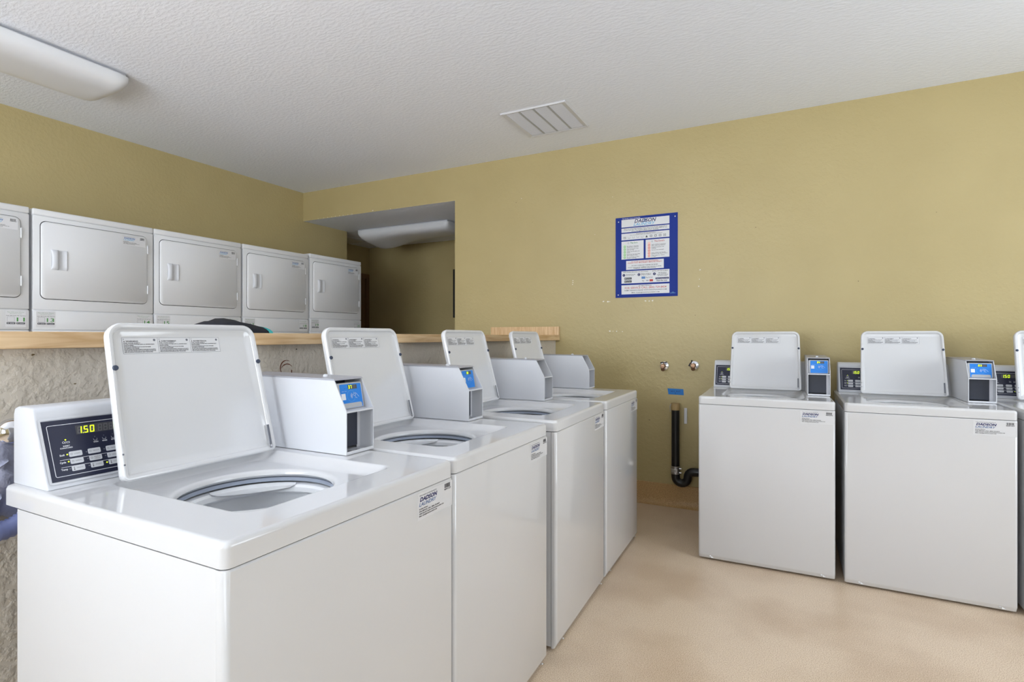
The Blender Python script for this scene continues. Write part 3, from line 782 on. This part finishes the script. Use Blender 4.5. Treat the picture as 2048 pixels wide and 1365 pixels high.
for v in (.752, .789): b.quad(U(.148), U(.27), V(v + .026), V(v), 'ink_black', Z1 + .0004); b.text('App Store' if v > .77 else 'Play Store', U(.175), V(v + .018), .006, 'ink_white', Z1 + .0008, U(.085)); b.disc(U(.162), V(v + .013), .0032, 'ink_white', Z1 + .0008)
for q, s_ in enumerate(('Register & Sign in', 'or use as a guest')): pt(s_, .50, .718 + q * .013, .0058, 'ink_black', .16, align='c')
b.quad(U(.43), U(.49), V(.776), V(.748), 'ink_blue', Z1 + .0004); pt('Pay & Go!', .50, .768, .009, 'ink_grey', .11); b.quad(U(.56), U(.615), V(.812), V(.786), 'ink_red', Z1 + .0004); pt('VISA', .50, .806, .008, 'ink_navy', .045, shear=.2, bold=.02); pt('Pay', .44, .806, .007, 'ink_black', .035)
for q, s_ in enumerate(('Start the machine', 'by scanning the', 'machine code or entering', 'the machine number')): pt(s_, .765, .713 + q * .0125, .0056, 'ink_black', (.13, .12, .17, .15)[q], align='c')
b.quad(U(.655), U(.865), V(.789), V(.768), 'ink_navy', Z1 + .0004); b.text('Start using by now', U(.76), V(.784), .0056, 'ink_white', Z1 + .0008, U(.18), align='c'); pt('Have fun now', .67, .813, .011, 'ink_black', .17)
pt('SE HABLA ESPANOL', .49, .864, .006, 'ink_black', .21, align='c'); pt('FOR SERVICE CALL (800) 729-8434', .49, .894, .015, 'ink_red', .67, align='c', bold=.005)
pt('SUBMIT REQUESTS ONLINE: WWW.DADSONLAUNDRY.COM', .49, .919, .0076, 'ink_black', .68, align='c', bold=.01); pt('EMAIL: CLEAN@DADSONLAUNDRY.COM', .49, .948, .0076, 'ink_black', .45, align='c', bold=.01)
pt('SIGN', .91, .955, .004, 'ink_cyan', .03); pt('LAUNDRY01', .885, .966, .005, 'ink_cyan', .08)
b.build('panel', ps)
for u, v in ((.05, .05), (.96, .045), (.045, .965)):
    q = MB(); q.X = frame3((U(u), -.0047, V(v)), (1, 0, 0), (0, 0, 1)); q.lathe([(.005, 0), (.004, .002), (.0001, .0025)], 'steel', None, 12); q.build('screw', ps)

# hose valves
def valve(x, z, tilt, lab):
    t = empty('hose_valve', (x, D, z), 0, lab, 'valve', 'hose valves on the back wall')
    F = frame3((0, 0, 0), (1, 0, 0), (0, 0, 1))
    b = MB(); b.X = F; b.lathe([(.034, 0), (.034, .003), (.030, .008), (.018, .012), (.014, .013)], 'chrome', None, 28); b.build('escutcheon', t)
    b = MB(); b.X = F; b.lathe([(.013, .01), (.013, .045), (.017, .046), (.017, .06), (.014, .064), (.014, .075), (.0001, .076)], 'brass', None, 20)
    b.tube([(0, -.004, .040), (0, -.018, .050), (0, -.026, .062)], [.010, .012, .014], 'brass', 14); b.build('spout', t)
    b = MB(); b.X = F @ Matrix.Rotation(R(tilt), 4, 'Z'); b.tube([(0, .010, .045), (0, .024, .045)], .005, 'brass', 10); b.tube([(-.024, .020, .045), (-.01, .026, .045), (.01, .026, .045), (.022, .034, .045)], [.005, .004, .004, .005], 'dark', 10); b.build('handle', t)
valve(-.818, 1.029, -8, 'left chrome and brass hose valve on the back wall above the blue tape')
valve(-.605, 1.038, 48, 'right chrome and brass hose valve on the back wall, nearer the washers')

b = MB(); b.X = frame3((0, D, 0), (1, 0, 0), (0, 0, 1))
b.poly([(-.796, .863), (-.682, .861), (-.679, .817), (-.789, .819)], 'tape_blue', .0012); b.text('601 INT', -.772, .838, .010, 'ink_navy', .0016, .07); b.quad(-.741, -.738, .824, .835, 'ink_navy', .0016)
tp = b.build('painters_tape'); tag(tp, 'strip of blue painter tape with handwriting stuck above the drain pipe', 'tape')

dp = empty('drain_pipe', (-.728, D - .056, .1), 0, 'black drain standpipe with a bend at the foot, fixed to the back wall', 'pipe')
pts = [(0, 0, .615)]
for i in range(5): pts.append((0, 0, .6 - i * .1))
arcp = [(0, 0, .165), (0, 0, .130)]
for i in range(1, 10): a = R(180 + 18 * i); arcp.append((.043 + .043 * math.cos(a), 0, .130 + .043 * math.sin(a)))
for i in range(1, 6): a = R(180 - 18 * i); arcp.append((.126 + .040 * math.cos(a), 0, .135 + .040 * math.sin(a)))
arcp += [(.16, 0, .176), (.26, 0, .178)]
MB().tube(pts + [(0, 0, .19)], .0285, 'abs', 24).build('standpipe', dp)
MB().tube(arcp, .0300, 'abs', 24).build('trap', dp, sharp=60)
b = MB(); b.tube([(0, 0, .613), (0, 0, .622), (0, 0, .6221), (0, 0, .640), (0, 0, .6401), (0, 0, .663)], [.0295, .0295, .031, .031, .0295, .0300], 'tape_tan', 24)
b.tube([(-.030, -.012, .655), (-.036, -.020, .64), (-.034, -.02, .60)], .0022, 'steel', 8); tag(b.build('coupling', dp), 'tan threaded coupling', None)
b = MB(); b.tube([(0, 0, .150), (0, 0, .152), (0, 0, .205), (0, 0, .207)], [.030, .0325, .0325, .030], 'steel', 24)
for z in (.162, .192): b.lathe([(.006, 0), (.006, .016), (.0001, .018)], 'chrome', Matrix.Translation((.028, -.012, z)) @ Matrix.Rotation(R(90), 4, 'Y'), 10)
b.box(-.026, .018, -.0335, -.031, .165, .190, 'chrome', .001, 1); tag(b.build('clamp', dp), 'steel band clamp', None)
b = MB(); b.box(-.676, -.655, D - .012, D, .610, .725, 'paper', .002, 1); tag(b.build('wall_clip'), 'small white plastic strip on the back wall beside the drain pipe', 'bracket')

# flange, crumpled plastic and hose at the left of the nearest washer
b = MB(); b.lathe([(.034, 0), (.034, .004), (.030, .012), (.018, .020), (.0001, .023)], 'chrome', frame3((-1.69, .618, 1.012), (0, 1, 0), (0, 0, 1)), 28); tag(b.build('pipe_flange'), 'chrome pipe flange on the half wall left of the nearest washer', 'pipe fitting')
b = MB(); rings = []; rnd = random.Random(5)
for i in range(15):
    z = .80 + .175 * i / 14
    rings.append([(-1.683 + .030 * math.sin(math.pi * i / 14) * math.sin(math.pi * j / 12) * rnd.uniform(.3, 1.2), .50 + .15 * j / 12 + rnd.uniform(-.004, .004), z + .02 * math.sin(j) + rnd.uniform(-.004, .004)) for j in range(13)])
back = [[(-1.689, p[1], p[2]) for p in r_] for r_ in rings]
b.loft(rings, 'foil', closed=False); b.loft([r_[::-1] for r_ in back], 'foil', closed=False)
tag(b.build('plastic_wrap', sharp=60), 'crumpled shiny grey plastic sheet on the half wall behind the nearest washer', 'plastic sheet')
b = MB(); hp = []; hr = []
for i in range(40):
    a = R(200 + 150 * i / 39); hp.append((-1.640, .575 + .085 * math.cos(a), .875 + .085 * math.sin(a))); hr.append(.021 if i % 2 else .024)
b.tube(hp, hr, 'hose', 14); tag(b.build('drain_hose', sharp=70), 'lavender grey corrugated hose behind the nearest washer', 'hose')

# cloth on the counter
b = MB(); rings = []
sec = [(-.13, .0), (-.12, .040), (-.07, .058), (-.03, .060), (0.02, .054), (.06, .042), (.095, .033)]
for (u, hgt) in sec:
    rings.append([(-2.13 + .14 * math.cos(R(a)) * 1.0, 1.512 + u, 1.2585 + max(.0, hgt) * math.sin(R(a)) * (1 + .1 * math.sin(a))) for a in range(0, 181, 15)])
b.loft(rings, 'cloth_black', False, True)
rings = [[(-2.13 + .143 * math.cos(R(a)), 1.512 + u, 1.2586 + (hgt + .002) * math.sin(R(a))) for a in range(0, 181, 15)] for u, hgt in ((.082, .035), (.094, .033), (.101, .033))]
b.loft(rings, 'teal', False, True)
tag(b.build('folded_cloth', sharp=60), 'black cloth bundle with a teal edge lying on the wooden counter', 'cloth')

# ceiling vent
vt = empty('ceiling_vent', (-1.513, 3.478, H), 0, 'white louvred air vent in the ceiling', 'vent')
hw, hy = .237, .236
b = MB()
for a in (-1, 1):
    b.prism([(a * hw, 0), (a * (hw - .006), -.010), (a * (hw - .034), -.006), (a * (hw - .034), 0)], -hy, hy, 'powder', 'y')
    b.prism([(a * hy, 0), (a * (hy - .006), -.010), (a * (hy - .022), -.006), (a * (hy - .022), 0)], -hw, hw, 'powder', 'x')
pw = (2 * (hw - .034) - 3 * .014) / 4
for i in range(1, 4): x = -hw + .034 + i * pw + (i - 1) * .014; b.box(x, x + .014, -hy + .02, hy - .02, -.007, 0, 'grey_plastic')
b.build('frame', vt)
for i in range(4):
    b = MB(); x = -hw + .034 + i * (pw + .014)
    b.box(x, x + pw, -hy + .022, hy - .022, -.0012, -.0004, 'grey_plastic')
    n = 26
    for j in range(n):
        y = -hy + .026 + (2 * hy - .052) * j / n; b.prism([(y, -.001), (y + .009, -.007), (y + .0105, -.007), (y + .002, -.001)], x, x + pw, 'powder', 'x')
    b.build('louvre_panel', vt)
for x, y in ((-hw + .015, -hy + .03), (hw - .015, hy - .03)):
    b = MB(); b.lathe([(.005, 0), (.0045, -.002), (.0001, -.0025)], 'powder', Matrix.Translation((x, y, -.0085)), 10); b.build('screw', vt)

# wraparound ceiling lights (off)
def wrap_light(loc, rz, length, lab, sag=0.0):
    t = empty('ceiling_light', loc, rz, lab, 'light')
    b = MB(); b.box(-.19, .19, .02, length - .02, -.028, 0, 'powder', .003, 1)
    for y in (.012, .30): b.box(.185, .196, y, y + .045, -.022, -.004, 'powder', .001, 1)
    b.build('housing', t)
    b = MB(); rings = []; ns = 40
    for i in range(ns + 1):
        s_ = .5 - .5 * math.cos(math.pi * i / ns); y = length * s_; dd = min(s_, 1 - s_) * length
        e = min(1, dd / .085); e = (1 - (1 - e) ** 2.4) ** (1 / 2.4)            # rounded ends
        dr = sag * math.exp(-((s_ - .12) / .26) ** 2)
        ring = []
        for j in range(25):
            a = R(180 * j / 24); cx = math.cos(a); cz = math.sin(a)
            x = .214 * math.copysign(abs(cx) ** .50, cx) * (.80 + .20 * e)
            z = -.018 - (.090 * (cz ** .62) * (.12 + .88 * e)) - dr * (.5 - .5 * x / .214) * e
            ring.append((x, y, z))
        rings.append(ring)
    b.loft(rings, 'diffuser', True, True, closed=False); b.build('diffuser', t, sharp=70)
wrap_light((-3.61, 1.79, H), R(180), 1.25, 'long white wraparound ceiling light at the upper left, switched off')
wrap_light((-4.40, 4.90, HP), R(-90), 1.25, 'white wraparound ceiling light with a sagging lens in the passage ceiling', .085)

# passage: hatch, door and board
b = MB(); b.X = Matrix.Translation((-4.95, 5.1, HP)); b.box(-.17, .17, -.2, .2, -.008, 0, 'powder', .002, 1); b.box(-.14, .14, -.17, .17, -.010, -.008, 'diffuser')
tag(b.build('ceiling_hatch'), 'small white framed hatch in the passage ceiling', 'hatch')
b = MB(); b.box(-5.155, -5.13, 4.80, 4.86, 0, 2.10, 'brown_door'); b.box(-5.155, -5.13, 5.66, 5.72, 0, 2.10, 'brown_door'); b.box(-5.155, -5.13, 4.86, 5.66, 2.04, 2.10, 'brown_door'); b.box(-5.155, -5.145, 4.86, 5.66, 0.01, 2.04, 'brown_door')
for z0, z1 in ((.2, .9), (1.0, 1.75)): b.box(-5.146, -5.138, 4.96, 5.56, z0, z1, 'brown_door', .004, 1)
struct(b.build('door_1'))
nb = empty('notice_board', (-3.3, 5.748, 1.79), 0, 'black framed board on the passage back wall, mostly hidden by the wall edge', 'board')
MB().box(-.465, .45, -.025, 0, -.305, .305, 'dark', .003, 1).build('panel', nb)
